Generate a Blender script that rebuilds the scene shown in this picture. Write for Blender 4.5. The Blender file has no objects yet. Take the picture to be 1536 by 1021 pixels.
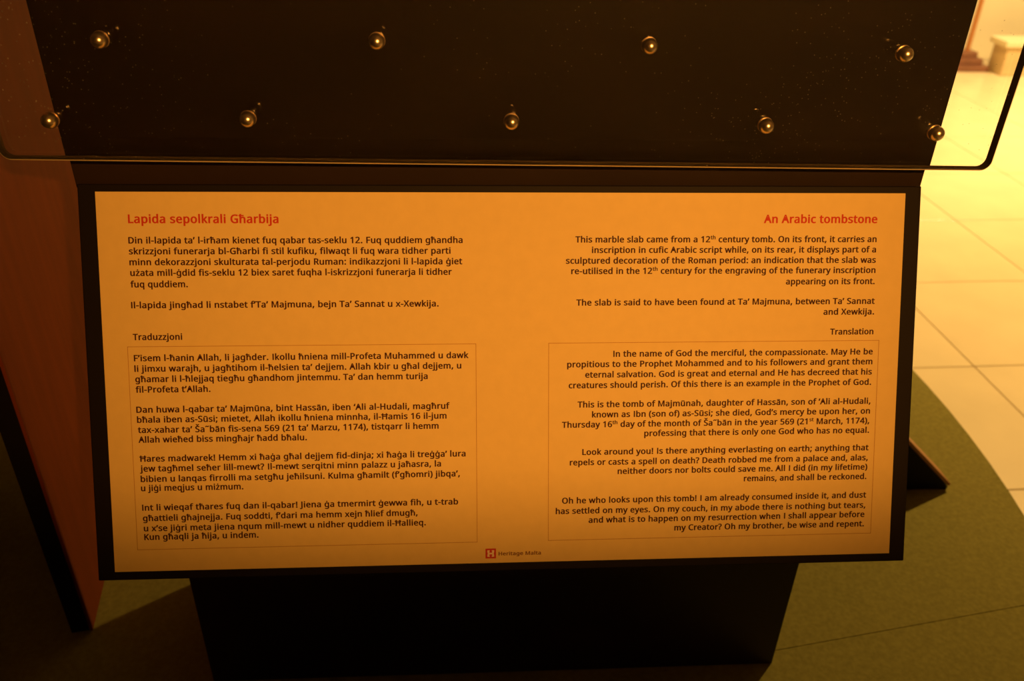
import bpy, bmesh, math, random
from mathutils import Vector, Matrix
C = bpy.context.scene.collection
S = bpy.context.scene
random.seed(4)

# ------------------------------------------------------------------ camera, world, lights, exposure
HZ = 0.9586            # height of the label's hinge line above the floor
M = ((0.9981, -0.0565, 0.0244), (0.0085, 0.5182, 0.8552), (0.0610, 0.8534, -0.5177))   # right, up, forward
cd = bpy.data.cameras.new('camera'); cam = bpy.data.objects.new('camera', cd); C.objects.link(cam)
cd.sensor_width = 23.5; cd.lens = 1280 / 1536 * 23.5
r_, u_, f_ = (Vector(v).normalized() for v in M)
cam.matrix_world = Matrix(((r_.x, u_.x, -f_.x, -0.04928), (r_.y, u_.y, -f_.y, -0.7439), (r_.z, u_.z, -f_.z, HZ + 0.29138), (0, 0, 0, 1)))
cd.clip_start = 0.02
cd.dof.use_dof = True; cd.dof.focus_distance = 0.79; cd.dof.aperture_fstop = 4.0
S.camera = cam
S.view_settings.view_transform = 'Standard'; S.view_settings.look = 'None'
S.view_settings.gamma = 1; S.view_settings.use_curve_mapping = False
S.view_settings.exposure = 0.0

w = bpy.data.worlds.new('world'); S.world = w; w.use_nodes = True
w.node_tree.nodes['Background'].inputs[0].default_value = (1.0, 0.5, 0.15, 1)
w.node_tree.nodes['Background'].inputs[1].default_value = 0.009

def lamp(name, kind, loc, target, watts, color, size=0.05, angle=45, blend=0.5):
    d = bpy.data.lights.new(name, kind); o = bpy.data.objects.new(name, d); C.objects.link(o)
    o.location = loc; d.energy = watts; d.color = color
    o.rotation_euler = (Vector(target) - Vector(loc)).to_track_quat('-Z', 'Y').to_euler()
    if kind == 'SPOT':
        d.spot_size = math.radians(angle); d.spot_blend = blend; d.shadow_soft_size = size
    elif kind == 'AREA':
        d.shape = 'DISK'; d.size = size
    else:
        d.shadow_soft_size = size
    return o
lamp('label_spotlight', 'SPOT', (0.60, -1.95, HZ + 0.82), (0.03, 0.0, HZ + 0.03), 168, (1.0, 0.405, 0.064), 0.010, 37, 1.0)
lamp('room_spotlight', 'SPOT', (2.4, 2.11, 2.2), (2.2, 2.3, 0), 360, (1.0, 0.60, 0.19), 0.05, 155, 0.8)
lamp('far_wall_spotlight', 'SPOT', (3.4, 3.3, 2.5), (2.9, 3.9, 0.1), 430, (1.0, 0.67, 0.31), 0.1, 100, 1.0)

# ------------------------------------------------------------------ helpers
def mat(name, color, rough=0.5, metal=0.0, spec=0.5, noise=None, bump=None, ior=None, trans=0.0):
    """noise = (scale, amount, stretch) mottles the colour, bump = (scale, strength)."""
    m = bpy.data.materials.new(name); m.use_nodes = True
    nt = m.node_tree; b = nt.nodes['Principled BSDF']
    b.inputs['Base Color'].default_value = (*color, 1)
    b.inputs['Roughness'].default_value = rough; b.inputs['Metallic'].default_value = metal
    b.inputs['Specular IOR Level'].default_value = spec
    if ior: b.inputs['IOR'].default_value = ior
    b.inputs['Transmission Weight'].default_value = trans
    if noise or bump:
        tc = nt.nodes.new('ShaderNodeTexCoord')
    if noise:
        mp = nt.nodes.new('ShaderNodeMapping'); mp.inputs['Scale'].default_value = noise[2]
        nz = nt.nodes.new('ShaderNodeTexNoise'); nz.inputs['Scale'].default_value = noise[0]; nz.inputs['Detail'].default_value = 5
        rp = nt.nodes.new('ShaderNodeMapRange'); rp.inputs['From Min'].default_value = 0.3; rp.inputs['From Max'].default_value = 0.7
        rp.inputs['To Min'].default_value = 1 - noise[1]; rp.inputs['To Max'].default_value = 1 + noise[1]
        mx = nt.nodes.new('ShaderNodeMix'); mx.data_type = 'RGBA'; mx.blend_type = 'MULTIPLY'; mx.inputs[0].default_value = 1
        mx.inputs[6].default_value = (*color, 1)
        nt.links.new(tc.outputs['Object'], mp.inputs[0]); nt.links.new(mp.outputs[0], nz.inputs['Vector'])
        nt.links.new(nz.outputs['Fac'], rp.inputs['Value']); nt.links.new(rp.outputs[0], mx.inputs[7])
        nt.links.new(mx.outputs[2], b.inputs['Base Color'])
    if bump:
        nb = nt.nodes.new('ShaderNodeTexNoise'); nb.inputs['Scale'].default_value = bump[0]; nb.inputs['Detail'].default_value = 4
        bp = nt.nodes.new('ShaderNodeBump'); bp.inputs['Strength'].default_value = bump[1]; bp.inputs['Distance'].default_value = 0.002
        nt.links.new(tc.outputs['Object'], nb.inputs['Vector']); nt.links.new(nb.outputs['Fac'], bp.inputs['Height'])
        nt.links.new(bp.outputs[0], b.inputs['Normal'])
    return m

def link(name, bm, m, parent=None, smooth=False):
    me = bpy.data.meshes.new(name); bm.normal_update(); bm.to_mesh(me); bm.free()
    if m: me.materials.append(m)
    if smooth: me.polygons.foreach_set('use_smooth', [True] * len(me.polygons))
    o = bpy.data.objects.new(name, me); C.objects.link(o)
    if parent: o.parent = parent
    return o

def prism(poly, z0, z1, bev=0.0, frame=None, segs=2):
    """polygon (counter-clockwise, plan) extruded from z0 to z1"""
    bm = bmesh.new()
    lo = [bm.verts.new((x, y, z0)) for x, y in poly]; hi = [bm.verts.new((x, y, z1)) for x, y in poly]
    bm.faces.new(lo[::-1]); bm.faces.new(hi); n = len(poly)
    for i in range(n): bm.faces.new((lo[i], lo[(i + 1) % n], hi[(i + 1) % n], hi[i]))
    if bev: bmesh.ops.bevel(bm, geom=bm.edges[:], offset=bev, segments=segs, affect='EDGES', profile=0.5)
    if frame: bmesh.ops.transform(bm, matrix=frame, verts=bm.verts)
    bmesh.ops.recalc_face_normals(bm, faces=bm.faces)
    return bm

def box(x0, x1, y0, y1, z0, z1, bev=0.0, frame=None):
    return prism([(x0, y0), (x1, y0), (x1, y1), (x0, y1)], z0, z1, bev, frame)

def lathe(prof, n=32, frame=None):
    """prof = [(radius, z)...]"""
    bm = bmesh.new(); rings = []
    for r, z in prof:
        rings.append([bm.verts.new((r * math.cos(2 * math.pi * k / n), r * math.sin(2 * math.pi * k / n), z)) for k in range(n)] if r > 1e-6 else [bm.verts.new((0, 0, z))])
    for a, b in zip(rings, rings[1:]):
        for k in range(n):
            q = [a[k % len(a)], a[(k + 1) % len(a)], b[(k + 1) % len(b)], b[k % len(b)]]
            q = list(dict.fromkeys(q))
            if len(q) > 2: bm.faces.new(q)
    if frame: bmesh.ops.transform(bm, matrix=frame, verts=bm.verts)
    bmesh.ops.recalc_face_normals(bm, faces=bm.faces)
    return bm

def tag(o, label=None, cat=None, group=None, kind=None):
    if label: o['label'] = label
    if cat: o['category'] = cat
    if group: o['group'] = group
    if kind: o['kind'] = kind
    return o

def thing(name, label, cat, loc=(0, 0, 0), group=None):
    o = bpy.data.objects.new(name, None); C.objects.link(o); o.location = loc
    o.empty_display_size = 0.05
    return tag(o, label, cat, group)

def struct(name, bm, m, parent=None):
    o = link(name, bm, m, parent)
    if not parent: o['kind'] = 'structure'
    return o

# ------------------------------------------------------------------ materials
M_tile = mat('cream_floor_tile', (0.80, 0.69, 0.46), 0.20, noise=(5, 0.05, (1, 1, 1)), bump=(3, 0.03))
M_grout = mat('tile_grout', (0.55, 0.44, 0.28), 0.8)
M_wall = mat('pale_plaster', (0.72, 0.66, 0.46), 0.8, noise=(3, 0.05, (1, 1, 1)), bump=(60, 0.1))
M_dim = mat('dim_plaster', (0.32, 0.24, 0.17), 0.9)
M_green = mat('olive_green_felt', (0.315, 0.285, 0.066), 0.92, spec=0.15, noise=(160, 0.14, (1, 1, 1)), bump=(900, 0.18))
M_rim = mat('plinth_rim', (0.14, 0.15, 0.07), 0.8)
M_board = mat('black_laminate', (0.020, 0.0105, 0.005), 0.42, spec=0.35, noise=(4, 0.25, (1, 1, 2.2)))
M_frame = mat('black_label_board', (0.008, 0.0045, 0.004), 0.6, spec=0.18)
M_wood = mat('brown_veneer', (0.195, 0.040, 0.005), 0.6, spec=0.15, noise=(9, 0.10, (6, 6, 0.6)), bump=(200, 0.05))
M_paper = mat('cream_printed_paper', (0.86, 0.64, 0.27), 0.55, spec=0.3, noise=(90, 0.022, (1, 0.6, 1)), bump=(140, 0.08))
M_ink = mat('dark_brown_ink', (0.055, 0.010, 0.009), 0.6, spec=0.2)
M_red = mat('red_ink', (0.62, 0.045, 0.022), 0.6, spec=0.2)
M_rule = mat('thin_brown_rule_ink', (0.52, 0.27, 0.085), 0.6, spec=0.2)
M_pale_ink = mat('faded_brown_ink', (0.24, 0.09, 0.03), 0.6, spec=0.2)
M_white = mat('white_ink', (0.95, 0.75, 0.60), 0.6)
M_chrome = mat('polished_nickel', (0.92, 0.78, 0.62), 0.27, 1.0)
M_pole = mat('varnished_wood', (0.42, 0.17, 0.05), 0.35, noise=(20, 0.15, (1, 1, 0.1)))
M_step = mat('dark_stained_wood', (0.20, 0.085, 0.05), 0.4, noise=(20, 0.15, (1, 1, 1)))
M_stone = mat('beige_stone', (0.66, 0.50, 0.28), 0.6, noise=(12, 0.08, (1, 1, 1)))
M_stone_top = mat('pale_stone', (0.82, 0.74, 0.52), 0.5)

def glass_material():
    m = bpy.data.materials.new('dusty_clear_acrylic'); m.use_nodes = True; nt = m.node_tree
    b = nt.nodes['Principled BSDF']; out = nt.nodes['Material Output']
    b.inputs['Base Color'].default_value = (0.97, 0.98, 0.93, 1); b.inputs['Roughness'].default_value = 0.0
    b.inputs['IOR'].default_value = 1.49; b.inputs['Transmission Weight'].default_value = 1.0
    df = nt.nodes.new('ShaderNodeBsdfDiffuse'); df.inputs[0].default_value = (0.75, 0.68, 0.5, 1)
    tc = nt.nodes.new('ShaderNodeTexCoord')
    vo = nt.nodes.new('ShaderNodeTexVoronoi'); vo.inputs['Scale'].default_value = 380
    sep = nt.nodes.new('ShaderNodeSeparateColor')
    spot = nt.nodes.new('ShaderNodeMath'); spot.operation = 'LESS_THAN'; spot.inputs[1].default_value = 0.17
    few = nt.nodes.new('ShaderNodeMath'); few.operation = 'GREATER_THAN'
    nz = nt.nodes.new('ShaderNodeTexNoise'); nz.inputs['Scale'].default_value = 7
    rg = nt.nodes.new('ShaderNodeMapRange'); rg.inputs['From Min'].default_value = 0.45; rg.inputs['From Max'].default_value = 0.68
    rg.inputs['To Min'].default_value = 0.995; rg.inputs['To Max'].default_value = 0.80
    mul = nt.nodes.new('ShaderNodeMath'); mul.operation = 'MULTIPLY'
    am = nt.nodes.new('ShaderNodeMath'); am.operation = 'MULTIPLY'; am.inputs[1].default_value = 0.35
    mx = nt.nodes.new('ShaderNodeMixShader')
    L = nt.links.new
    L(tc.outputs['Object'], vo.inputs['Vector']); L(tc.outputs['Object'], nz.inputs['Vector'])
    L(vo.outputs['Distance'], spot.inputs[0]); L(vo.outputs['Color'], sep.inputs[0])
    L(nz.outputs['Fac'], rg.inputs['Value']); L(sep.outputs[0], few.inputs[0]); L(rg.outputs[0], few.inputs[1])
    L(spot.outputs[0], mul.inputs[0]); L(few.outputs[0], mul.inputs[1]); L(mul.outputs[0], am.inputs[0])
    L(am.outputs[0], mx.inputs[0]); L(b.outputs[0], mx.inputs[1]); L(df.outputs[0], mx.inputs[2]); L(mx.outputs[0], out.inputs[0])
    return m
M_glass = glass_material()
M_edge = mat('reflection_dark_sawn_edge', (0.10, 0.070, 0.035), 0.5, spec=0.3)  # dark colour imitates the internal reflection inside the sheet's edge
M_arris = mat('painted_glint_arris', (0.85, 0.72, 0.48), 0.45, spec=0.5)  # pale colour stands for light caught along the front arris
M_brace = mat('lit_brown_wood', (0.50, 0.24, 0.10), 0.5, noise=(9, 0.1, (6, 6, 0.6)))  # lighter than the brace, for its lit sloping edge

# ------------------------------------------------------------------ room
RX0, RX1, RY0, RY1, RH = -3.8, 5.6, -3.2, 4.80, 2.9
floor = struct('floor', box(RX0, RX1, RY0, RY1, -0.06, -0.004), M_grout)
g, T = 0.0017, 0.5
rot = Matrix.Rotation(math.radians(1.6), 4, 'Z')
org = rot @ Vector((1.40, 1.12, 0))
tile_mesh = None; n = 0
for j in range(-10, 8):
    for i in range(-10, 10):
        p = org + rot @ Vector((i * T + T / 2, j * T + T / 2, 0))
        if not (0.2 < p.x < RX1 - 0.27 and -1.3 < p.y < RY1 - 0.27): continue
        if tile_mesh is None:
            o = link('tile', box(-T / 2 + g, T / 2 - g, -T / 2 + g, T / 2 - g, -0.004, 0.0, 0.0012), M_tile, floor); tile_mesh = o.data
        else:
            o = bpy.data.objects.new('tile', tile_mesh); C.objects.link(o); o.parent = floor
        o.location = p; o.rotation_euler.z = math.radians(1.6); n += 1
# tiles out of the photograph's sight, joined
bm = bmesh.new()
for j in range(-12, 10):
    for i in range(-12, 12):
        p = org + rot @ Vector((i * T + T / 2, j * T + T / 2, 0))
        if 0.2 < p.x < RX1 - 0.27 and -1.3 < p.y < RY1 - 0.27: continue
        if not (RX0 + .25 < p.x < RX1 - .25 and RY0 + .25 < p.y < RY1 - .25):
            continue
        t = box(-T / 2 + g, T / 2 - g, -T / 2 + g, T / 2 - g, -0.004, 0.0, 0, Matrix.Translation(p) @ rot)
        me = bpy.data.meshes.new('tmp'); t.to_mesh(me); t.free(); bm.from_mesh(me); bpy.data.meshes.remove(me)
o = link('tile_field', bm, M_tile, floor); o['kind'] = 'stuff'
struct('wall_back', box(RX0 - .1, RX1 + .1, RY1, RY1 + .1, -0.06, RH), M_wall)
struct('wall_right', box(RX1, RX1 + .1, RY0, RY1, -0.06, RH), M_wall)
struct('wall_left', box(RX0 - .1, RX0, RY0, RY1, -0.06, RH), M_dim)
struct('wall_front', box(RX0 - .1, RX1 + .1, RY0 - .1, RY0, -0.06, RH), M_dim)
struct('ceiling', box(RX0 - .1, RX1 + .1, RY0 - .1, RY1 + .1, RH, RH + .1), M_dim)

# ------------------------------------------------------------------ round green plinth
ZT = 0.265
CX, CY, R = -1.17, 0.60, 2.10
plinth = thing('round_plinth', 'broad round olive green plinth under the black display stand', 'plinth', (CX, CY, 0))
def circle(r, n=160): return [(r * math.cos(2 * math.pi * k / n), r * math.sin(2 * math.pi * k / n)) for k in range(n)]
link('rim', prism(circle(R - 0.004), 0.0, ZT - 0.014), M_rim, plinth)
# top in two felt covered boards meeting at a joint that runs out to the right
ja, jd = Vector((0.585, 0.066)) - Vector((CX, CY)), Vector((0.205, 0.034)).normalized()
jn = Vector((-jd.y, jd.x))
def clip(poly, sign):
    out = []
    for k in range(len(poly)):
        a, b = Vector(poly[k]), Vector(poly[(k + 1) % len(poly)])
        da, db = ((a - ja).dot(jn)) * sign - 0.0003, ((b - ja).dot(jn)) * sign - 0.0003
        if da >= 0: out.append(tuple(a))
        if (da >= 0) != (db >= 0): q = a + (b - a) * (da / (da - db)); out.append(tuple(q))
    return out
for s in (1, -1):
    bm = prism(clip(circle(R), s), ZT - 0.014, ZT)
    es = [e for e in bm.edges if all(v.co.z > ZT - 1e-5 for v in e.verts)]
    bmesh.ops.bevel(bm, geom=es, offset=0.0004, segments=1, affect='EDGES')
    link('top_panel', bm, M_green, plinth)

# ------------------------------------------------------------------ black display stand
stand = thing('display_stand', 'tall black display board on a black box base behind the label', 'display stand', (0, 0.11, ZT))
def local(bm, root):
    bmesh.ops.transform(bm, matrix=Matrix.Translation(-Vector(root.location)), verts=bm.verts); return bm
link('pedestal_box', local(box(-0.380, 0.378, 0.012, 0.235, ZT, HZ - 0.002, 0.0012), stand), M_board, stand)
link('back_board', local(box(-0.396, 0.395, 0.012, 0.045, HZ - 0.0015, 2.45, 0.0012), stand), M_board, stand)
link('side_post', local(box(0.300, 0.378, 0.2355, 0.395, ZT, HZ - 0.1, 0.0012), stand), M_board, stand)
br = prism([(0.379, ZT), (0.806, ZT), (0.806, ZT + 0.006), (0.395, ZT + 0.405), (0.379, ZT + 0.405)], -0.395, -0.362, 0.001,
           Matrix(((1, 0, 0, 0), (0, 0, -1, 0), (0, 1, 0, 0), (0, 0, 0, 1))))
brace = tag(link('brace', local(br, stand), M_frame, stand), 'triangular brace foot, blackened for its shaded face, resting on the green plinth')  # black colour stands in for shade on the brace's face
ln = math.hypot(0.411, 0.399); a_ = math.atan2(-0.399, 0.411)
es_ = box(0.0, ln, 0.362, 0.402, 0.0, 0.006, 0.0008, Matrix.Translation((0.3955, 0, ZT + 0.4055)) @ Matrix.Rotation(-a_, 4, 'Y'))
tag(link('lit_edge_strip', local(es_, stand), M_brace, brace), 'wooden edge strip, pale to show the lit slope')  # pale colour stands in for light on the slope

# ------------------------------------------------------------------ brown side panel
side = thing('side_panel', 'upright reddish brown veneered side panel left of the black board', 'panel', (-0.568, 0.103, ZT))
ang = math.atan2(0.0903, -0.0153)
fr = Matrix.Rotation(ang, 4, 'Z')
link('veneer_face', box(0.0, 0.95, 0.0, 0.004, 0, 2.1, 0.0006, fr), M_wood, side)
tag(link('shaded_core_board', box(0.0012, 0.95, 0.0042, 0.028, 0, 2.1, 0.0006, fr), M_frame, side), 'core of the side panel, blackened as its shaded end')  # core coloured black to stand in for the shaded front end

# ------------------------------------------------------------------ label panel
TL = 0.43968
label = thing('label_panel', 'sloping bilingual exhibit label with cream printed sheet on a black board', 'sign', (0, 0, HZ))
ct, st = math.cos(TL), math.sin(TL)
# panel frame: X right, Y up the slope, Z out of the face
PF = Matrix(((1, 0, 0, 0), (0, st, -ct, 0), (0, ct, st, 0), (0, 0, 0, 1)))
link('backing_board', box(-0.391, 0.391, -0.362, 0.007, -0.0090, -0.0008, 0.0012, PF), M_frame, label)
sheet = link('printed_sheet', box(-0.375, 0.375, -0.3533, 0.0, -0.0007, 0.0, 0, PF), M_paper, label)

# lettering outlines, 500 units to the em: advance, then contours (o = outline, h = counter)
GLYPHS = {
' ': (125, ''),
'!': (123, 'o91,295 17,295 28,71 80,71;o16,6 25,-6 39,-13 54,-15 68,-13 82,-6 91,6 94,22 91,38 82,49 68,56 54,58 39,56 26,49 16,38 14,22'),
'(': (136, 'o3,77 8,45 16,14 28,-16 44,-44 67,-72 129,-70 104,-33 91,-6 80,22 73,51 68,80 67,110 70,156 80,201 97,243 129,293 67,295 44,266 28,238 16,207 8,176 3,143 1,110'),
')': (136, 'o118,143 113,176 104,207 92,238 77,266 53,295 -9,293 16,256 30,229 40,200 47,171 52,141 54,110 52,80 48,51 40,22 30,-6 16,-33 -9,-70 53,-72 76,-44 92,-16 104,14 113,45 118,77 119,110'),
',': (123, 'o82,56 24,56 17,17 10,-17 -2,-61 52,-61 69,-24 82,9 93,43'),
'-': (145, 'o128,83 128,132 1,132 1,83'),
'.': (123, 'o16,6 25,-6 39,-13 53,-15 68,-13 82,-6 91,6 94,22 91,38 82,49 68,56 53,58 39,56 26,49 16,38 14,22'),
'1': (245, 'o157,295 108,295 15,228 52,190 93,220 93,200 93,-9 157,-9'),
'2': (245, 'o223,41 79,36 134,86 173,127 189,147 201,168 209,190 212,214 209,238 199,260 183,277 163,289 138,297 110,299 91,298 72,295 55,289 40,282 1,259 38,221 65,237 79,245 94,249 110,251 126,248 136,241 143,229 146,212 144,196 139,180 131,165 119,149 83,111 4,33 4,-9 223,-9'),
'4': (245, 'o236,106 195,106 195,297 135,297 -7,98 -7,56 131,56 131,-9 195,-9 195,56 236,56;h131,187 131,199 64,103 131,106'),
'5': (245, 'o83,183 87,245 201,245 201,295 29,295 16,146 47,130 75,135 99,137 119,135 133,131 143,124 150,115 154,103 155,88 154,71 149,58 141,48 131,41 117,37 100,35 82,36 64,40 47,46 13,57 10,6 35,-4 55,-9 77,-12 100,-13 134,-10 164,-1 188,15 207,36 218,62 222,91 218,119 207,142 190,160 168,174 141,182 110,185'),
'6': (245, 'o9,91 15,64 25,40 39,21 56,6 75,-5 97,-11 120,-13 149,-10 175,0 197,15 213,37 222,63 226,92 223,120 213,144 198,163 178,177 154,186 128,188 109,187 93,183 78,178 76,176 78,188 83,206 91,222 101,234 114,244 132,250 154,252 170,251 203,245 203,294 173,299 153,299 121,297 92,289 69,277 49,261 35,242 23,220 16,197 11,173 8,148 7,122;h119,35 131,36 141,41 149,48 155,59 159,73 161,92 158,114 150,130 143,136 134,141 120,142 106,141 95,136 85,128 78,119 74,109 73,99 74,87 76,76 80,65 85,55 92,46 100,40 108,36'),
'7': (245, 'o103,-9 225,257 225,295 3,295 3,245 152,246 34,-8'),
'9': (245, 'o221,195 215,222 205,246 192,265 175,280 156,291 134,297 111,299 82,296 56,287 34,271 18,250 8,224 5,194 8,166 17,142 32,123 52,109 76,101 102,98 121,99 138,103 152,109 155,110 153,98 147,80 139,64 129,52 116,42 99,36 76,34 60,35 26,41 26,-8 57,-12 77,-13 110,-11 138,-3 162,9 181,25 196,45 207,66 215,89 220,114 223,139 223,164;h112,251 100,250 90,245 82,238 76,227 71,213 70,194 73,172 80,156 87,150 96,145 110,144 124,146 136,151 145,158 152,167 156,177 158,188 157,199 155,210 151,222 145,232 139,240 131,246 122,250'),
':': (123, 'o16,6 25,-6 39,-13 53,-15 68,-13 82,-6 91,6 94,22 91,38 82,49 68,56 53,58 39,56 26,49 16,38 14,22;o16,178 25,166 39,159 53,157 68,159 82,166 91,177 94,193 91,210 82,221 68,228 53,230 39,228 26,221 16,209 14,193'),
';': (123, 'o79,56 20,56 14,25 9,0 4,-26 -6,-61 49,-61 66,-24 78,9 90,43;o16,178 25,166 38,159 52,157 67,159 81,166 90,177 93,193 90,210 81,221 67,228 52,230 38,228 25,221 16,209 13,193'),
'?': (190, 'o41,71 99,71 99,87 101,105 103,111 107,118 127,137 152,160 163,172 172,186 177,202 179,220 176,243 167,262 153,278 133,290 110,297 84,299 59,298 36,293 16,287 -15,275 9,231 51,246 65,249 81,250 98,248 108,242 113,233 115,219 114,210 112,202 109,196 103,188 80,166 68,155 57,144 50,132 45,120 42,107 41,92;o34,6 43,-6 57,-13 72,-15 86,-13 100,-6 109,6 111,22 109,38 100,49 86,56 72,58 57,56 43,49 34,38 32,22'),
'A': (272, 'o276,-8 155,297 102,297 -20,-8 47,-9 81,80 174,80 208,-9;h127,204 123,216 117,234 128,240 138,232 133,216 129,204 128,201'),
'C': (269, 'o178,248 193,245 234,232 261,278 229,289 208,295 185,298 162,299 128,297 97,288 71,274 49,256 32,232 19,206 12,176 9,143 13,100 25,62 38,40 55,21 75,6 99,-5 126,-11 156,-13 179,-12 199,-10 217,-6 245,1 245,50 194,40 178,38 162,37 135,40 115,49 99,65 87,85 80,112 78,143 79,167 84,189 91,207 100,222 112,234 126,242 143,248 162,249'),
'D': (308, 'o281,176 275,204 264,228 249,248 231,265 209,278 184,288 157,294 128,295 24,295 24,-9 119,-9 151,-7 180,-1 206,8 229,22 248,40 264,61 275,86 281,114 283,146;h215,145 212,178 204,203 191,222 174,235 151,243 121,246 90,246 90,40 113,40 146,43 172,52 190,66 204,86 212,112'),
'F': (224, 'o90,112 206,112 206,162 90,162 90,246 214,246 214,295 24,295 24,-9 90,-9'),
'G': (308, 'o148,110 211,110 211,42 200,38 170,36 139,40 116,50 99,65 87,87 80,113 77,143 80,174 88,201 102,221 120,237 143,246 171,249 189,248 207,245 224,240 253,231 278,279 243,289 221,295 198,298 173,299 141,297 112,291 86,280 63,265 44,247 29,225 18,200 12,173 9,143 14,99 27,61 40,39 58,21 79,6 104,-5 131,-11 161,-13 191,-12 218,-9 242,-5 277,4 277,160 148,160'),
'H': (313, 'o273,295 207,295 207,174 90,174 90,295 24,295 24,-9 90,-9 90,124 207,124 207,-9 273,-9'),
'I': (136, 'o36,-9 36,296 99,296 99,-9'),
'J': (125, 'o23,-83 45,-76 63,-63 77,-45 85,-23 88,4 88,295 22,295 22,2 21,-13 18,-22 14,-28 10,-32 4,-35 -3,-35 -16,-34 -46,-29 -46,-78 -21,-84 -1,-85'),
'K': (264, 'o150,161 266,292 195,295 113,206 88,179 84,159 90,295 24,295 24,-9 90,-9 90,107 102,123 198,-9 270,-7'),
'L': (226, 'o215,-9 215,41 90,41 90,295 24,295 24,-9'),
'M': (379, 'o205,-9 274,200 274,176 274,-9 340,-9 340,295 262,295 181,61 103,295 24,295 24,-9 87,-9 87,174 87,200 155,-9'),
'O': (329, 'o300,187 287,225 274,247 258,265 237,280 213,291 187,298 157,300 127,298 99,291 75,280 54,265 38,246 25,225 13,187 9,144 12,111 18,81 29,54 45,31 67,12 92,-2 123,-10 157,-13 190,-10 220,-2 245,12 267,31 283,54 295,80 301,111 304,144;h78,144 80,111 87,85 97,64 112,49 131,40 157,36 182,40 201,49 216,64 227,85 233,111 236,144 233,176 227,202 216,223 202,238 183,247 157,250 131,247 112,237 97,223 87,202 80,176'),
'P': (258, 'o24,295 24,-9 90,-9 90,102 108,102 140,104 167,110 189,120 208,132 221,148 230,165 235,183 237,202 234,229 224,252 206,271 182,285 151,293 115,295;h111,246 90,246 90,151 103,151 127,153 144,157 156,163 164,172 168,184 170,200 168,215 164,226 158,234 148,241 132,245'),
'R': (265, 'o24,295 24,-9 90,-9 90,109 123,109 193,-9 264,-7 187,124 186,126 201,135 215,147 227,163 235,182 237,205 234,232 224,255 206,273 182,286 153,293 118,295;h115,246 90,246 90,158 117,158 137,159 150,163 159,170 165,178 168,189 170,203 168,218 165,228 159,236 150,241 135,245'),
'S': (236, 'o214,99 205,119 192,134 174,147 153,158 129,168 108,176 94,183 85,191 79,198 77,206 76,217 77,226 79,234 84,240 91,245 101,248 115,249 131,248 147,245 192,232 214,280 182,289 162,295 140,298 115,299 87,297 62,290 40,278 23,262 12,241 9,218 10,200 15,185 22,171 31,159 44,148 58,139 92,124 115,115 131,107 141,99 146,92 149,84 150,73 149,63 146,54 140,47 131,41 118,38 101,36 80,38 60,41 41,47 7,56 5,3 38,-7 67,-11 99,-13 131,-11 159,-3 183,10 201,28 213,50 216,76'),
'T': (239, 'o144,246 233,246 233,295 -11,295 -11,246 78,246 78,-9 144,-9'),
'X': (251, 'o156,150 248,293 180,295 118,189 56,295 -13,293 79,149 -19,-7 48,-9 117,110 184,-9 254,-7'),
'a': (241, 'o93,226 71,222 52,216 23,205 45,162 86,176 99,180 113,181 127,179 136,173 141,162 143,142 143,138 121,137 87,134 58,128 35,117 18,102 7,82 3,60 6,38 14,19 28,5 45,-6 65,-11 86,-13 105,-12 121,-9 136,-4 148,4 156,10 155,-9 207,-9 207,147 205,171 197,192 184,208 165,219 142,226 116,228;h127,95 96,91 79,83 73,73 70,59 72,47 76,40 83,35 94,34 114,37 130,47 137,56 141,69 143,86 143,96'),
'b': (262, 'o84,314 19,314 19,-9 71,-9 71,8 88,-3 110,-11 136,-13 165,-10 191,1 212,18 227,42 237,72 240,107 237,143 228,173 212,197 190,214 165,224 136,228 110,225 87,217 84,215 84,230;h130,180 113,178 102,173 95,164 89,151 86,133 84,108 87,74 95,51 102,42 114,36 131,34 144,36 154,42 161,52 168,66 172,85 173,108 172,131 168,150 162,163 154,173 144,178'),
'c': (208, 'o139,-12 155,-10 169,-6 191,2 189,51 147,39 135,36 120,36 105,38 94,43 86,53 79,66 75,84 74,107 75,130 79,148 86,162 95,171 106,177 122,179 143,176 178,167 198,212 173,220 158,224 140,227 122,228 92,225 64,215 40,199 22,175 11,144 7,106 10,70 21,40 39,16 62,0 90,-10 120,-13'),
'd': (262, 'o128,-12 145,-8 159,-2 171,5 174,8 172,-9 227,-9 227,314 162,314 162,219 162,215 159,218 145,223 129,227 110,228 82,225 56,214 35,197 19,173 10,143 7,107 10,72 19,42 35,18 56,1 81,-10 110,-13;h116,34 133,36 144,41 151,49 160,70 163,101 163,106 160,140 151,163 144,173 133,178 116,180 103,178 93,172 86,162 77,138 74,106 77,74 86,52 93,42 103,36'),
'e': (242, 'o86,224 59,213 37,195 20,170 10,140 7,106 11,71 22,41 40,17 64,0 93,-10 125,-13 147,-12 167,-10 184,-5 211,4 210,53 160,39 145,36 128,35 111,37 98,43 88,51 81,64 76,80 75,92 221,92 221,122 218,151 209,177 193,199 172,215 147,225 117,228;h117,181 105,179 95,175 88,168 79,151 78,138 153,138 153,144 149,157 144,167 138,175 129,179'),
'f': (154, 'o148,224 94,224 94,229 96,249 100,260 105,266 114,269 128,267 156,261 174,306 140,314 113,316 90,314 69,307 51,295 38,277 31,255 29,229 29,223 -9,211 -9,179 29,179 29,-9 94,-9 94,179 148,179'),
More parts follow.
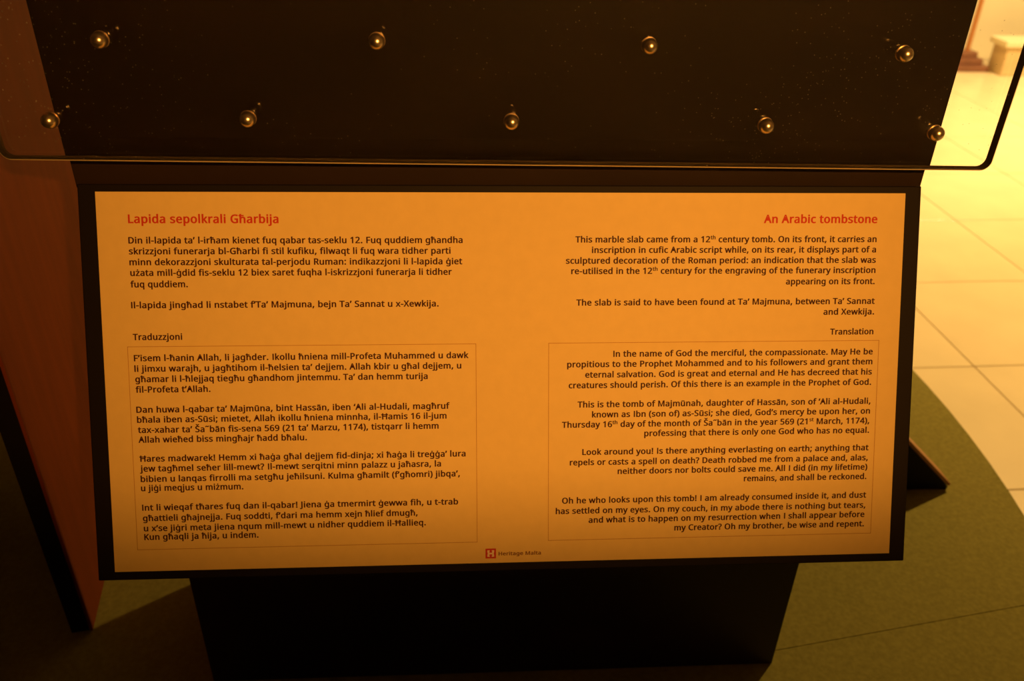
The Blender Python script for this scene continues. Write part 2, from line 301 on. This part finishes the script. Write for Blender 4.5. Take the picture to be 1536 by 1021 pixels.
'g': (262, 'o80,224 55,213 34,194 19,170 10,141 7,107 10,73 19,44 34,19 55,1 81,-10 110,-13 134,-11 156,-4 163,0 163,-6 161,-22 157,-34 151,-44 143,-52 132,-56 118,-58 97,-57 78,-54 60,-49 26,-38 24,-89 51,-97 71,-102 93,-104 117,-105 149,-103 177,-94 200,-79 216,-59 225,-34 227,-4 227,224 172,224 174,208 155,219 134,226 110,228;h115,180 103,178 94,172 86,163 79,148 75,130 74,107 75,84 79,65 86,51 93,42 103,36 116,34 129,35 139,38 146,42 152,48 156,57 160,68 162,82 163,99 163,107 162,132 157,151 151,164 143,173 131,178'),
'h': (263, 'o84,314 19,314 19,-9 84,-9 84,111 86,133 89,151 95,164 103,172 115,178 132,180 148,177 157,170 163,157 165,137 165,-9 230,-9 230,140 228,167 220,189 206,206 187,219 164,225 137,228 121,227 106,223 92,218 84,214 84,215'),
'i': (119, 'o19,224 19,-9 84,-9 84,224;o39,303 27,297 18,286 16,273 18,260 27,250 39,243 52,241 65,243 77,250 85,260 88,273 85,287 77,297 65,303 52,305'),
'j': (119, 'o31,-103 51,-97 66,-85 77,-70 83,-52 84,-32 84,224 19,224 19,-33 18,-47 15,-53 11,-56 4,-58 -7,-57 -37,-52 -37,-98 -11,-104 9,-105;o18,260 27,250 39,243 52,241 65,243 77,250 85,260 88,273 85,287 77,297 65,303 52,305 39,303 27,297 18,286 16,273'),
'k': (230, 'o84,314 19,314 19,-9 84,-9 84,75 91,87 160,-9 232,-6 137,122 226,221 157,224 84,149'),
'l': (119, 'o84,314 19,314 19,-9 84,-9'),
'm': (390, 'o246,226 224,218 203,206 200,192 200,205 182,218 159,226 133,228 118,227 104,224 90,219 77,212 73,208 75,224 19,224 19,-9 84,-9 84,111 86,134 89,151 94,164 101,173 111,178 127,180 137,179 144,176 148,171 152,163 155,152 156,138 156,-9 221,-9 221,118 224,147 231,166 238,173 249,178 263,180 278,177 285,170 290,158 293,138 293,-9 357,-9 357,140 355,167 348,189 335,207 317,219 295,226 270,228'),
'n': (263, 'o122,227 107,224 92,219 79,212 73,207 75,224 19,224 19,-9 84,-9 84,111 87,142 96,164 103,173 115,178 132,180 148,177 157,170 163,157 165,137 165,-9 230,-9 230,140 228,167 220,189 206,207 187,219 164,226 138,228'),
'o': (258, 'o232,143 222,172 204,196 181,214 153,225 122,228 89,225 61,214 38,196 21,172 10,143 7,108 9,81 15,57 25,37 39,19 56,5 76,-5 97,-11 121,-13 145,-11 168,-5 188,5 205,19 218,37 228,57 234,81 236,108;h74,108 75,86 79,67 86,53 95,43 106,37 121,34 137,37 148,43 157,53 164,67 168,86 169,108 168,130 164,148 157,162 148,172 137,178 121,180 105,178 94,172 86,162 79,148 75,130'),
'p': (262, 'o118,227 102,223 87,217 75,210 73,208 76,224 19,224 19,-105 84,-105 84,-8 84,0 88,-3 102,-8 118,-12 136,-13 165,-10 191,1 212,18 227,43 237,73 240,108 237,144 228,173 212,197 190,214 165,225 137,228;h130,180 114,178 103,173 96,165 90,153 86,136 84,114 84,108 86,85 89,66 95,52 103,42 114,37 130,34 144,37 153,43 161,54 168,69 172,87 173,108 170,139 161,162 153,172 143,178'),
'q': (262, 'o162,-105 227,-105 227,224 172,224 174,207 159,217 137,225 110,228 82,225 56,214 35,197 20,173 10,143 7,107 10,72 19,42 35,18 56,1 81,-10 109,-13 136,-11 159,-2 162,0 162,-4;h117,34 133,36 144,41 151,49 157,61 161,78 163,100 163,106 160,140 151,164 144,173 132,178 116,180 103,178 93,172 86,162 77,138 74,106 77,75 86,52 93,42 103,36'),
'r': (181, 'o117,226 101,221 87,214 74,204 73,203 76,224 19,224 19,-9 84,-9 84,114 85,129 88,141 93,152 99,161 106,168 115,173 123,177 132,178 142,177 168,173 176,224 149,227 134,228'),
's': (208, 'o187,78 179,93 167,105 152,115 115,131 83,145 75,150 71,155 70,159 69,164 70,170 74,175 83,179 99,181 112,180 125,177 166,165 189,210 159,219 141,224 122,227 101,228 65,224 34,212 18,198 9,182 5,162 8,143 16,128 28,116 44,106 81,90 112,75 120,70 123,65 124,61 125,57 123,47 119,41 109,36 89,34 72,35 56,39 7,54 6,4 29,-5 46,-9 66,-12 88,-13 115,-11 139,-5 160,5 176,19 186,37 189,59'),
't': (160, 'o98,36 93,41 89,49 87,64 87,179 149,179 149,224 87,224 87,273 40,273 25,225 -9,210 -9,179 22,179 22,62 24,37 33,17 46,3 63,-7 81,-12 100,-13 123,-11 151,-4 151,41 120,35 107,34'),
'u': (263, 'o163,224 163,103 162,81 158,64 153,51 145,42 133,36 115,34 99,37 90,44 85,57 82,77 82,224 17,224 17,74 19,48 27,25 41,8 60,-4 83,-11 110,-13 125,-12 141,-9 155,-5 169,2 175,7 172,-9 229,-9 229,224'),
'v': (219, 'o132,-9 223,223 155,224 106,91 102,79 97,91 48,224 -20,223 71,-9'),
'w': (331, 'o199,-9 262,-9 330,224 263,224 230,103 228,97 228,97 188,224 128,224 86,97 85,103 52,224 -15,224 52,-9 114,-9 156,118 157,122 158,119'),
'x': (228, 'o-14,-7 55,-9 106,71 157,-9 226,-7 145,110 222,222 153,224 106,148 59,224 -10,222 67,110'),
'y': (220, 'o71,-1 62,-26 58,-36 53,-44 48,-50 43,-55 36,-57 28,-58 17,-58 -11,-54 -11,-101 15,-104 34,-105 56,-103 76,-96 93,-85 106,-70 117,-53 126,-33 224,223 156,224 109,96 104,82 99,96 48,224 -19,223'),
'z': (204, 'o188,36 77,34 185,186 185,224 8,224 8,179 110,181 1,26 1,-9 188,-9'),
'ā': (241, 'o93,226 71,222 52,216 23,205 45,162 86,176 99,180 113,181 127,179 136,173 141,162 143,142 143,138 121,137 87,134 58,128 35,117 18,102 7,82 3,60 6,38 14,19 28,5 45,-6 65,-11 86,-13 105,-12 121,-9 136,-4 148,4 156,10 155,-9 207,-9 207,147 205,171 197,192 184,208 165,219 142,226 116,228;h127,95 96,91 79,83 73,73 70,59 72,47 76,40 83,35 94,34 114,37 130,47 137,56 141,69 143,86 143,96;o38,281 38,234 187,234 187,281'),
'ġ': (262, 'o80,224 55,213 34,194 19,170 10,141 7,107 10,73 19,44 34,19 55,1 81,-10 110,-13 134,-11 156,-4 163,0 163,-6 161,-22 157,-34 151,-44 143,-52 132,-56 118,-58 97,-57 78,-54 60,-49 26,-38 24,-89 51,-97 71,-102 93,-104 117,-105 149,-103 177,-94 200,-79 216,-59 225,-34 227,-4 227,224 172,224 174,208 155,219 134,226 110,228;h115,180 103,178 94,172 86,163 79,148 75,130 74,107 75,84 79,65 86,51 93,42 103,36 116,34 129,35 139,38 146,42 152,48 156,57 160,68 162,82 163,99 163,107 162,132 157,151 151,164 143,173 131,178;o106,303 94,297 86,286 84,273 86,260 94,250 106,243 120,241 133,243 144,250 153,260 155,273 153,287 144,297 132,303 120,305'),
'Ħ': (313, 'o90,-9 90,124 207,124 207,-9 273,-9 273,201 312,201 312,248 273,248 273,295 207,295 207,248 90,248 90,295 24,295 24,248 -15,248 -15,201 24,201 24,-9;h90,174 207,174 207,201 90,201'),
'ħ': (263, 'o19,314 19,278 -11,278 -11,233 19,233 19,-9 84,-9 84,103 86,125 89,143 95,156 103,164 115,170 132,172 148,169 157,162 163,149 165,129 165,-9 230,-9 230,132 228,159 220,181 206,199 187,211 164,218 137,220 121,219 106,216 92,211 84,207 84,207 84,233 169,233 169,278 84,278 84,314'),
'Š': (236, 'o214,99 205,119 192,134 174,147 153,158 129,168 108,176 94,183 85,191 79,198 77,206 76,217 77,226 79,234 84,240 91,245 101,248 115,249 131,248 147,245 192,232 214,280 182,289 162,295 140,298 115,299 87,297 62,290 40,278 23,262 12,241 9,218 10,200 15,185 22,171 31,159 44,148 58,139 92,124 115,115 131,107 141,99 146,92 149,84 150,73 149,63 146,54 140,47 131,41 118,38 101,36 80,38 60,41 41,47 7,56 5,3 38,-7 67,-11 99,-13 131,-11 159,-3 183,10 201,28 213,50 216,76;o140,305 157,329 176,349 197,370 197,388 152,388 126,369 114,354 102,369 76,388 32,388 32,370 52,349 70,329 88,305'),
'ū': (263, 'o163,224 163,103 162,81 158,64 153,51 145,42 133,36 115,34 99,37 90,44 85,57 82,77 82,224 17,224 17,74 19,48 27,25 41,8 60,-4 83,-11 110,-13 125,-12 141,-9 155,-5 169,2 175,7 172,-9 229,-9 229,224;o49,281 49,234 198,234 198,281'),
'ż': (204, 'o188,36 77,34 185,186 185,224 8,224 8,179 110,181 1,26 1,-9 188,-9;o81,303 69,297 61,286 59,273 61,260 69,250 81,243 95,241 108,243 120,250 128,260 130,273 128,287 119,297 108,303 95,305'),
'˜': (195, 'o47,234 54,249 55,254 56,256 59,257 62,256 66,255 80,247 97,238 108,235 120,234 143,238 161,251 173,271 182,304 132,304 126,288 124,284 123,282 121,281 118,281 114,283 100,291 83,299 72,302 60,303 48,302 37,299 27,294 18,286 12,278 6,267 -2,234'),
'‘': (86, 'o-2,179 58,179 65,217 72,252 84,295 29,295 12,259 0,226 -11,191'),
'’': (86, 'o71,295 12,295 6,265 2,240 -4,214 -14,179 41,179 58,215 70,248 82,283'),
}

def inside(p, P):
    c = False
    for i in range(len(P)):
        (x1, y1), (x2, y2) = P[i - 1], P[i]
        if (y1 > p[1]) != (y2 > p[1]) and p[0] < (x2 - x1) * (p[1] - y1) / (y2 - y1) + x1: c = not c
    return c
CACHE = {}
def glyph(ch):
    if ch in CACHE: return CACHE[ch]
    adv, s = GLYPHS[ch]; V, F = [], []
    cs = [(q[0], [tuple(int(a) / 500 for a in p.split(',')) for p in q[1:].split()]) for q in s.split(';')] if s else []
    for k, P in cs:
        if k == 'h': continue
        c = bpy.data.curves.new('tmp', 'CURVE'); c.dimensions = '2D'; c.fill_mode = 'BOTH'
        for Q in [P] + [H for kk, H in cs if kk == 'h' and inside(H[0], P)]:
            sp = c.splines.new('POLY'); sp.points.add(len(Q) - 1); sp.use_cyclic_u = True
            for pt, (x, y) in zip(sp.points, Q): pt.co = (x, y, 0, 1)
        o = bpy.data.objects.new('tmp', c); C.objects.link(o)
        me = bpy.data.meshes.new_from_object(o.evaluated_get(bpy.context.evaluated_depsgraph_get()))
        n = len(V); V += [(v.co.x, v.co.y) for v in me.vertices]
        F += [tuple(n + i for i in p.vertices) if p.normal.z > 0 else tuple(n + i for i in reversed(p.vertices)) for p in me.polygons]
        bpy.data.objects.remove(o); bpy.data.curves.remove(c); bpy.data.meshes.remove(me)
    CACHE[ch] = (adv / 500, V, F); return CACHE[ch]
def line_mesh(V, F, s, size, u0, u1, v):
    """sets the line (parts between ^ are superscript) between u0 and u1 with its baseline v below the sheet's top"""
    x = 0.0; pts = []; fs = []
    for k, seg in enumerate(s.split('^')):
        sup = k % 2 == 1; sz = size * (0.62 if sup else 1.0); up_ = size * 0.29 if sup else 0.0
        for ch in seg:
            adv, gv, gf = glyph(ch); n = len(pts)
            pts += [(x + a * sz, b * sz + up_) for a, b in gv]; fs += [tuple(n + i for i in f) for f in gf]
            x += adv * sz
    a, b = min(p[0] for p in pts), max(p[0] for p in pts); k = (u1 - u0) / (b - a); n = len(V)
    V += [PF @ Vector((u0 + (p[0] - a) * k, p[1] - v, 0.00012)) for p in pts]; F += [tuple(n + i for i in f) for f in fs]
    RATIO.append(k)
def mesh_link(name, V, F, m, parent):
    me = bpy.data.meshes.new(name); me.from_pydata(V, [], F); me.materials.append(m)
    o = bpy.data.objects.new(name, me); C.objects.link(o); o.parent = parent; return o
RATIO = []

BLOCKS = [
  [
   ("H", -0.3473, -0.2134, 0.0279, "Lapida sepolkrali Għarbija"),
  ],
  [
   ("B", -0.3479, -0.0459, 0.0462, "Din il-lapida ta’ l-irħam kienet fuq qabar tas-seklu 12. Fuq quddiem għandha"),
   ("B", -0.3479, -0.0571, 0.0560, "skrizzjoni funerarja bl-Għarbi fi stil kufiku, filwaqt li fuq wara tidher parti"),
   ("B", -0.3479, -0.0464, 0.0658, "minn dekorazzjoni skulturata tal-perjodu Ruman: indikazzjoni li l-lapida ġiet"),
   ("B", -0.3476, -0.0561, 0.0755, "użata mill-ġdid fis-seklu 12 biex saret fuqha l-iskrizzjoni funerarja li tidher"),
   ("B", -0.3479, -0.2968, 0.0859, "fuq quddiem."),
  ],
  [
   ("B", -0.3482, -0.0687, 0.1049, "Il-lapida jingħad li nstabet f’Ta’ Majmuna, bejn Ta’ Sannat u x-Xewkija."),
  ],
  [
   ("B", -0.3481, -0.3038, 0.1341, "Traduzzjoni"),
  ],
  [
   ("B", -0.3481, -0.0412, 0.1536, "F’isem l-ħanin Allah, li jagħder. Ikollu ħniena mill-Profeta Muhammed u dawk"),
   ("B", -0.3481, -0.0481, 0.1634, "li jimxu warajh, u jagħtihom il-ħelsien ta’ dejjem. Allah kbir u għal dejjem, u"),
   ("B", -0.3478, -0.0797, 0.1731, "għamar li l-ħlejjaq tiegħu għandhom jintemmu. Ta’ dan hemm turija"),
   ("B", -0.3479, -0.2802, 0.1828, "fil-Profeta t’Allah."),
  ],
  [
   ("B", -0.3482, -0.0593, 0.2016, "Dan huwa l-qabar ta’ Majmūna, bint Hassān, iben ‘Ali al-Hudali, magħruf"),
   ("B", -0.3480, -0.0624, 0.2110, "bħala iben as-Sūsi; mietet, Allah ikollu ħniena minnha, il-Ħamis 16 il-jum"),
   ("B", -0.3476, -0.0700, 0.2206, "tax-xahar ta’ Ša˜bān fis-sena 569 (21 ta’ Marzu, 1174), tistqarr li hemm"),
   ("B", -0.3476, -0.1933, 0.2298, "Allah wieħed biss mingħajr ħadd bħalu."),
  ],
  [
   ("B", -0.3475, -0.0447, 0.2478, "Ħares madwarek! Hemm xi ħaġa għal dejjem fid-dinja; xi ħaġa li treġġa’ lura"),
   ("B", -0.3475, -0.0681, 0.2572, "jew tagħmel seħer lill-mewt? Il-mewt serqitni minn palazz u jaħasra, la"),
   ("B", -0.3473, -0.0503, 0.2671, "bibien u lanqas firrolli ma setgħu jeħilsuni. Kulma għamilt (f’għomri) jibqa’,"),
   ("B", -0.3474, -0.2535, 0.2758, "u jiġi meqjus u miżmum."),
  ],
  [
   ("B", -0.3472, -0.0522, 0.2945, "Int li wieqaf tħares fuq dan il-qabar! Jiena ġa tmermirt ġewwa fih, u t-trab"),
   ("B", -0.3470, -0.0909, 0.3046, "għattieli għajnejja. Fuq soddti, f’dari ma hemm xejn ħlief dmugħ,"),
   ("B", -0.3466, -0.0832, 0.3144, "u x’se jiġri meta jiena nqum mill-mewt u nidher quddiem il-Ħallieq."),
   ("B", -0.3466, -0.2410, 0.3228, "Kun għaqli ja ħija, u indem."),
  ],
  [
   ("H", 0.2382, 0.3485, 0.0279, "An Arabic tombstone"),
  ],
  [
   ("B", 0.0592, 0.3486, 0.0459, "This marble slab came from a 12^th^ century tomb. On its front, it carries an"),
   ("B", 0.0748, 0.3485, 0.0557, "inscription in cufic Arabic script while, on its rear, it displays part of a"),
   ("B", 0.0504, 0.3487, 0.0656, "sculptured decoration of the Roman period: an indication that the slab was"),
   ("B", 0.0554, 0.3488, 0.0753, "re-utilised in the 12^th^ century for the engraving of the funerary inscription"),
   ("B", 0.2614, 0.3485, 0.0859, "appearing on its front."),
  ],
  [
   ("B", 0.0604, 0.3493, 0.1049, "The slab is said to have been found at Ta’ Majmuna, between Ta’ Sannat"),
   ("B", 0.2991, 0.3492, 0.1151, "and Xewkija."),
  ],
  [
   ("B", 0.3064, 0.3493, 0.1343, "Translation"),
  ],
  [
   ("B", 0.0961, 0.3495, 0.1538, "In the name of God the merciful, the compassionate. May He be"),
   ("B", 0.0520, 0.3496, 0.1635, "propitious to the Prophet Mohammed and to his followers and grant them"),
   ("B", 0.0693, 0.3495, 0.1735, "eternal salvation. God is great and eternal and He has decreed that his"),
   ("B", 0.0536, 0.3492, 0.1836, "creatures should perish. Of this there is an example in the Prophet of God."),
  ],
  [
   ("B", 0.0622, 0.3494, 0.2022, "This is the tomb of Majmūnah, daughter of Hassān, son of ‘Ali al-Hudali,"),
   ("B", 0.0761, 0.3493, 0.2120, "known as Ibn (son of) as-Sūsi; she died, God’s mercy be upon her, on"),
   ("B", 0.0473, 0.3490, 0.2216, "Thursday 16^th^ day of the month of Ša˜bān in the year 569 (21^st^ March, 1174),"),
   ("B", 0.1269, 0.3492, 0.2310, "professing that there is only one God who has no equal."),
  ],
  [
   ("B", 0.0670, 0.3494, 0.2484, "Look around you! Is there anything everlasting on earth; anything that"),
   ("B", 0.0550, 0.3491, 0.2584, "repels or casts a spell on death? Death robbed me from a palace and, alas,"),
   ("B", 0.1015, 0.3490, 0.2677, "neither doors nor bolts could save me. All I did (in my lifetime)"),
   ("B", 0.2257, 0.3485, 0.2772, "remains, and shall be reckoned."),
  ],
  [
   ("B", 0.0477, 0.3490, 0.2959, "Oh he who looks upon this tomb! I am already consumed inside it, and dust"),
   ("B", 0.0416, 0.3487, 0.3061, "has settled on my eyes. On my couch, in my abode there is nothing but tears,"),
   ("B", 0.0736, 0.3481, 0.3155, "and what is to happen on my resurrection when I shall appear before"),
   ("B", 0.1579, 0.3480, 0.3250, "my Creator? Oh my brother, be wise and repent."),
  ],
]
for blk in BLOCKS:
    V, F = [], []; head = blk[0][0] == 'H'
    for kind, u0, u1, v, s in blk:
        line_mesh(V, F, s, 0.0130 if head else 0.0097, u0, u1, v)
    mesh_link('heading_lettering' if head else 'paragraph_lettering', V, F, M_red if head else M_ink, sheet)

def ruled(u0, u1, v0, v1, w=0.0005, z=0.0001):
    bm = bmesh.new()
    for a, b, c, d in ((u0, u1, v0, v0 + w), (u0, u1, v1 - w, v1), (u0, u0 + w, v0, v1), (u1 - w, u1, v0, v1)):
        bm.faces.new([bm.verts.new(q) for q in ((a, -c, z), (a, -d, z), (b, -d, z), (b, -c, z))])
    bmesh.ops.transform(bm, matrix=PF, verts=bm.verts); return bm
for u0, u1 in ((-0.3535, -0.0340), (0.0342, 0.3554)):
    link('ruled_border', ruled(u0, u1, 0.1401, 0.3325), M_rule, sheet)
# emblem: red square with a white H of two waisted posts
link('emblem_square', box(-0.0263, -0.0162, -0.3488, -0.3390, 0.00002, 0.00012, 0, PF), M_red, sheet)
bm = bmesh.new()
def flat(pts, z=0.0002): bm.faces.new([bm.verts.new((x, y, z)) for x, y in pts])
cx, cy = -0.02125, -0.3439
for s in (-1, 1):
    pts = [(0.0009, 0.0033), (0.0033, 0.0033), (0.0033, 0.0016), (0.0029, 0.0), (0.0033, -0.0016), (0.0033, -0.0033), (0.0009, -0.0033), (0.0013, -0.0016), (0.0011, 0.0), (0.0013, 0.0016)]
    pts = [(cx + s * a, cy + b) for a, b in pts]; flat(pts if s < 0 else pts[::-1])
flat([(cx - 0.0013, cy - 0.0008), (cx + 0.0013, cy - 0.0008), (cx + 0.0013, cy + 0.0008), (cx - 0.0013, cy + 0.0008)])
bmesh.ops.transform(bm, matrix=PF, verts=bm.verts); link('emblem_letter', bm, M_white, sheet)
V, F = [], []; line_mesh(V, F, 'Heritage Malta', 0.0060, -0.0137, 0.0274, 0.3460)
mesh_link('emblem_lettering', V, F, M_pale_ink, sheet)

# ------------------------------------------------------------------ clear cover sheet held off the board by polished studs
GY0, GY1 = -0.044, -0.028
cover = thing('acrylic_cover', 'large clear acrylic sheet with rounded corners held in front of the black board', 'cover', (0, GY0, HZ + 0.0412))
cover.rotation_euler.y = 0.0072
def rounded(x0, x1, y0, y1, r, n=6):
    pts = []
    for cx_, cy_, a0 in ((x1 - r, y0 + r, -90), (x1 - r, y1 - r, 0), (x0 + r, y1 - r, 90), (x0 + r, y0 + r, 180)):
        for k in range(n + 1):
            a = math.radians(a0 + 90 * k / n); pts.append((cx_ + r * math.cos(a), cy_ + r * math.sin(a)))
    return pts
up = Matrix(((1, 0, 0, 0), (0, 0, -1, 0), (0, 1, 0, 0), (0, 0, 0, 1)))      # plan -> upright, extruded towards -y
bm = prism(rounded(-0.4255, 0.4215, 0.0, 1.25, 0.009), -(GY1 - GY0), 0.0, 0, up)
es = [e for e in bm.edges if abs(e.verts[0].co.y - e.verts[1].co.y) < 1e-6]
bmesh.ops.bevel(bm, geom=es, offset=0.0013, segments=1, affect='EDGES')
bm.normal_update()
for f in bm.faces: f.material_index = 0 if abs(f.normal.y) > 0.9 else (2 if -0.9 < f.normal.y < -0.1 else 1)
pane = link('acrylic_sheet', bm, M_glass, cover)
pane.data.materials.append(M_edge); pane.data.materials.append(M_arris)
R_ = 0.0063
dome = [(R_ * math.sin(math.radians(a)), 0.0040 + R_ * math.cos(math.radians(a))) for a in range(0, 91, 9)] + [(R_, 0.0008), (0.0058, 0.0001), (0.0, 0.0001)]
out_y = Matrix(((1, 0, 0, 0), (0, 0, -1, 0), (0, 1, 0, 0), (0, 0, 0, 1)))    # lathe axis z -> -y
spots = [(-0.3242, 0.1417), (-0.1130, 0.1433), (0.1031, 0.1424), (0.3140, 0.1387),
         (-0.3764, 0.0789), (-0.2200, 0.0811), (-0.0054, 0.0804), (0.2100, 0.0786), (0.3599, 0.0732)]
spots += [(x, z + 0.9) for x, z in spots[:4]]
first = None
def spacer(z0, z1, r, name, m, parent):
    return link(name, lathe([(0.0, z0), (r, z0), (r, z1), (0.0, z1)], 24, out_y), m, parent)
for k, (x, z) in enumerate(spots):
    z = z + x * 0.0072
    loc = Vector((x, GY0 - 0.0006, HZ + z)) - Vector(cover.location)
    if first is None:
        h = link('stud', lathe(dome, 32, out_y), M_chrome, cover, True)
        b = spacer(-0.0005, 0.0, 0.0066, 'washer', M_chrome, h)
        first = (h, b)
    else:
        h = first[0].copy(); C.objects.link(h); h.parent = cover
        b = first[1].copy(); C.objects.link(b); b.parent = h
    if k >= 9: spacer(-0.0560, -0.0168, 0.0045, 'spacer', M_chrome, h)      # the upper studs carry the sheet on the board
    h.location = loc

# ------------------------------------------------------------------ far side of the room
ps = thing('wooden_pole_stand', 'slim brown pole on a stepped dark base by the far wall', 'pole', (3.135, 4.60, 0))
link('pole', lathe([(0, 0.1065), (0.015, 0.1065), (0.015, 2.2), (0.012, 2.22), (0, 2.22)], 24), M_pole, ps, False)
for k, (h, z0, z1) in enumerate(((0.112, 0.0, 0.036), (0.078, 0.0365, 0.072), (0.050, 0.0725, 0.106))):
    link('base_step', box(-h, h, -h, min(h, 0.17), z0, z1, 0.004), M_step, ps)
sb = thing('stone_bench', 'low beige stone block with paler top slab at the far wall', 'bench', (3.83, 4.60, 0))
link('block', box(-0.56, 0.56, -0.20, -0.04, 0.0, 0.168, 0.006), M_stone, sb)
tag(link('top_slab', box(-0.585, 0.585, -0.215, -0.025, 0.1685, 0.205, 0.006), M_stone_top, sb), 'paler top slab')

# ------------------------------------------------------------------ unseen flap and rod added behind the viewer to darken the label's bottom
shade = thing('added_light_flap', 'added unseen black flap on a ceiling rod that trims the label spotlight', 'light blocker', (0.54, -1.77, RH))
tag(link('flap', local(box(0.34, 0.74, -1.772, -1.768, HZ + 0.52, HZ + 0.7065, 0.0005), shade), M_frame, shade))
link('rod', local(box(0.732, 0.740, -1.778, -1.7725, HZ + 0.53, RH - 0.001, 0.0005), shade), M_frame, shade)
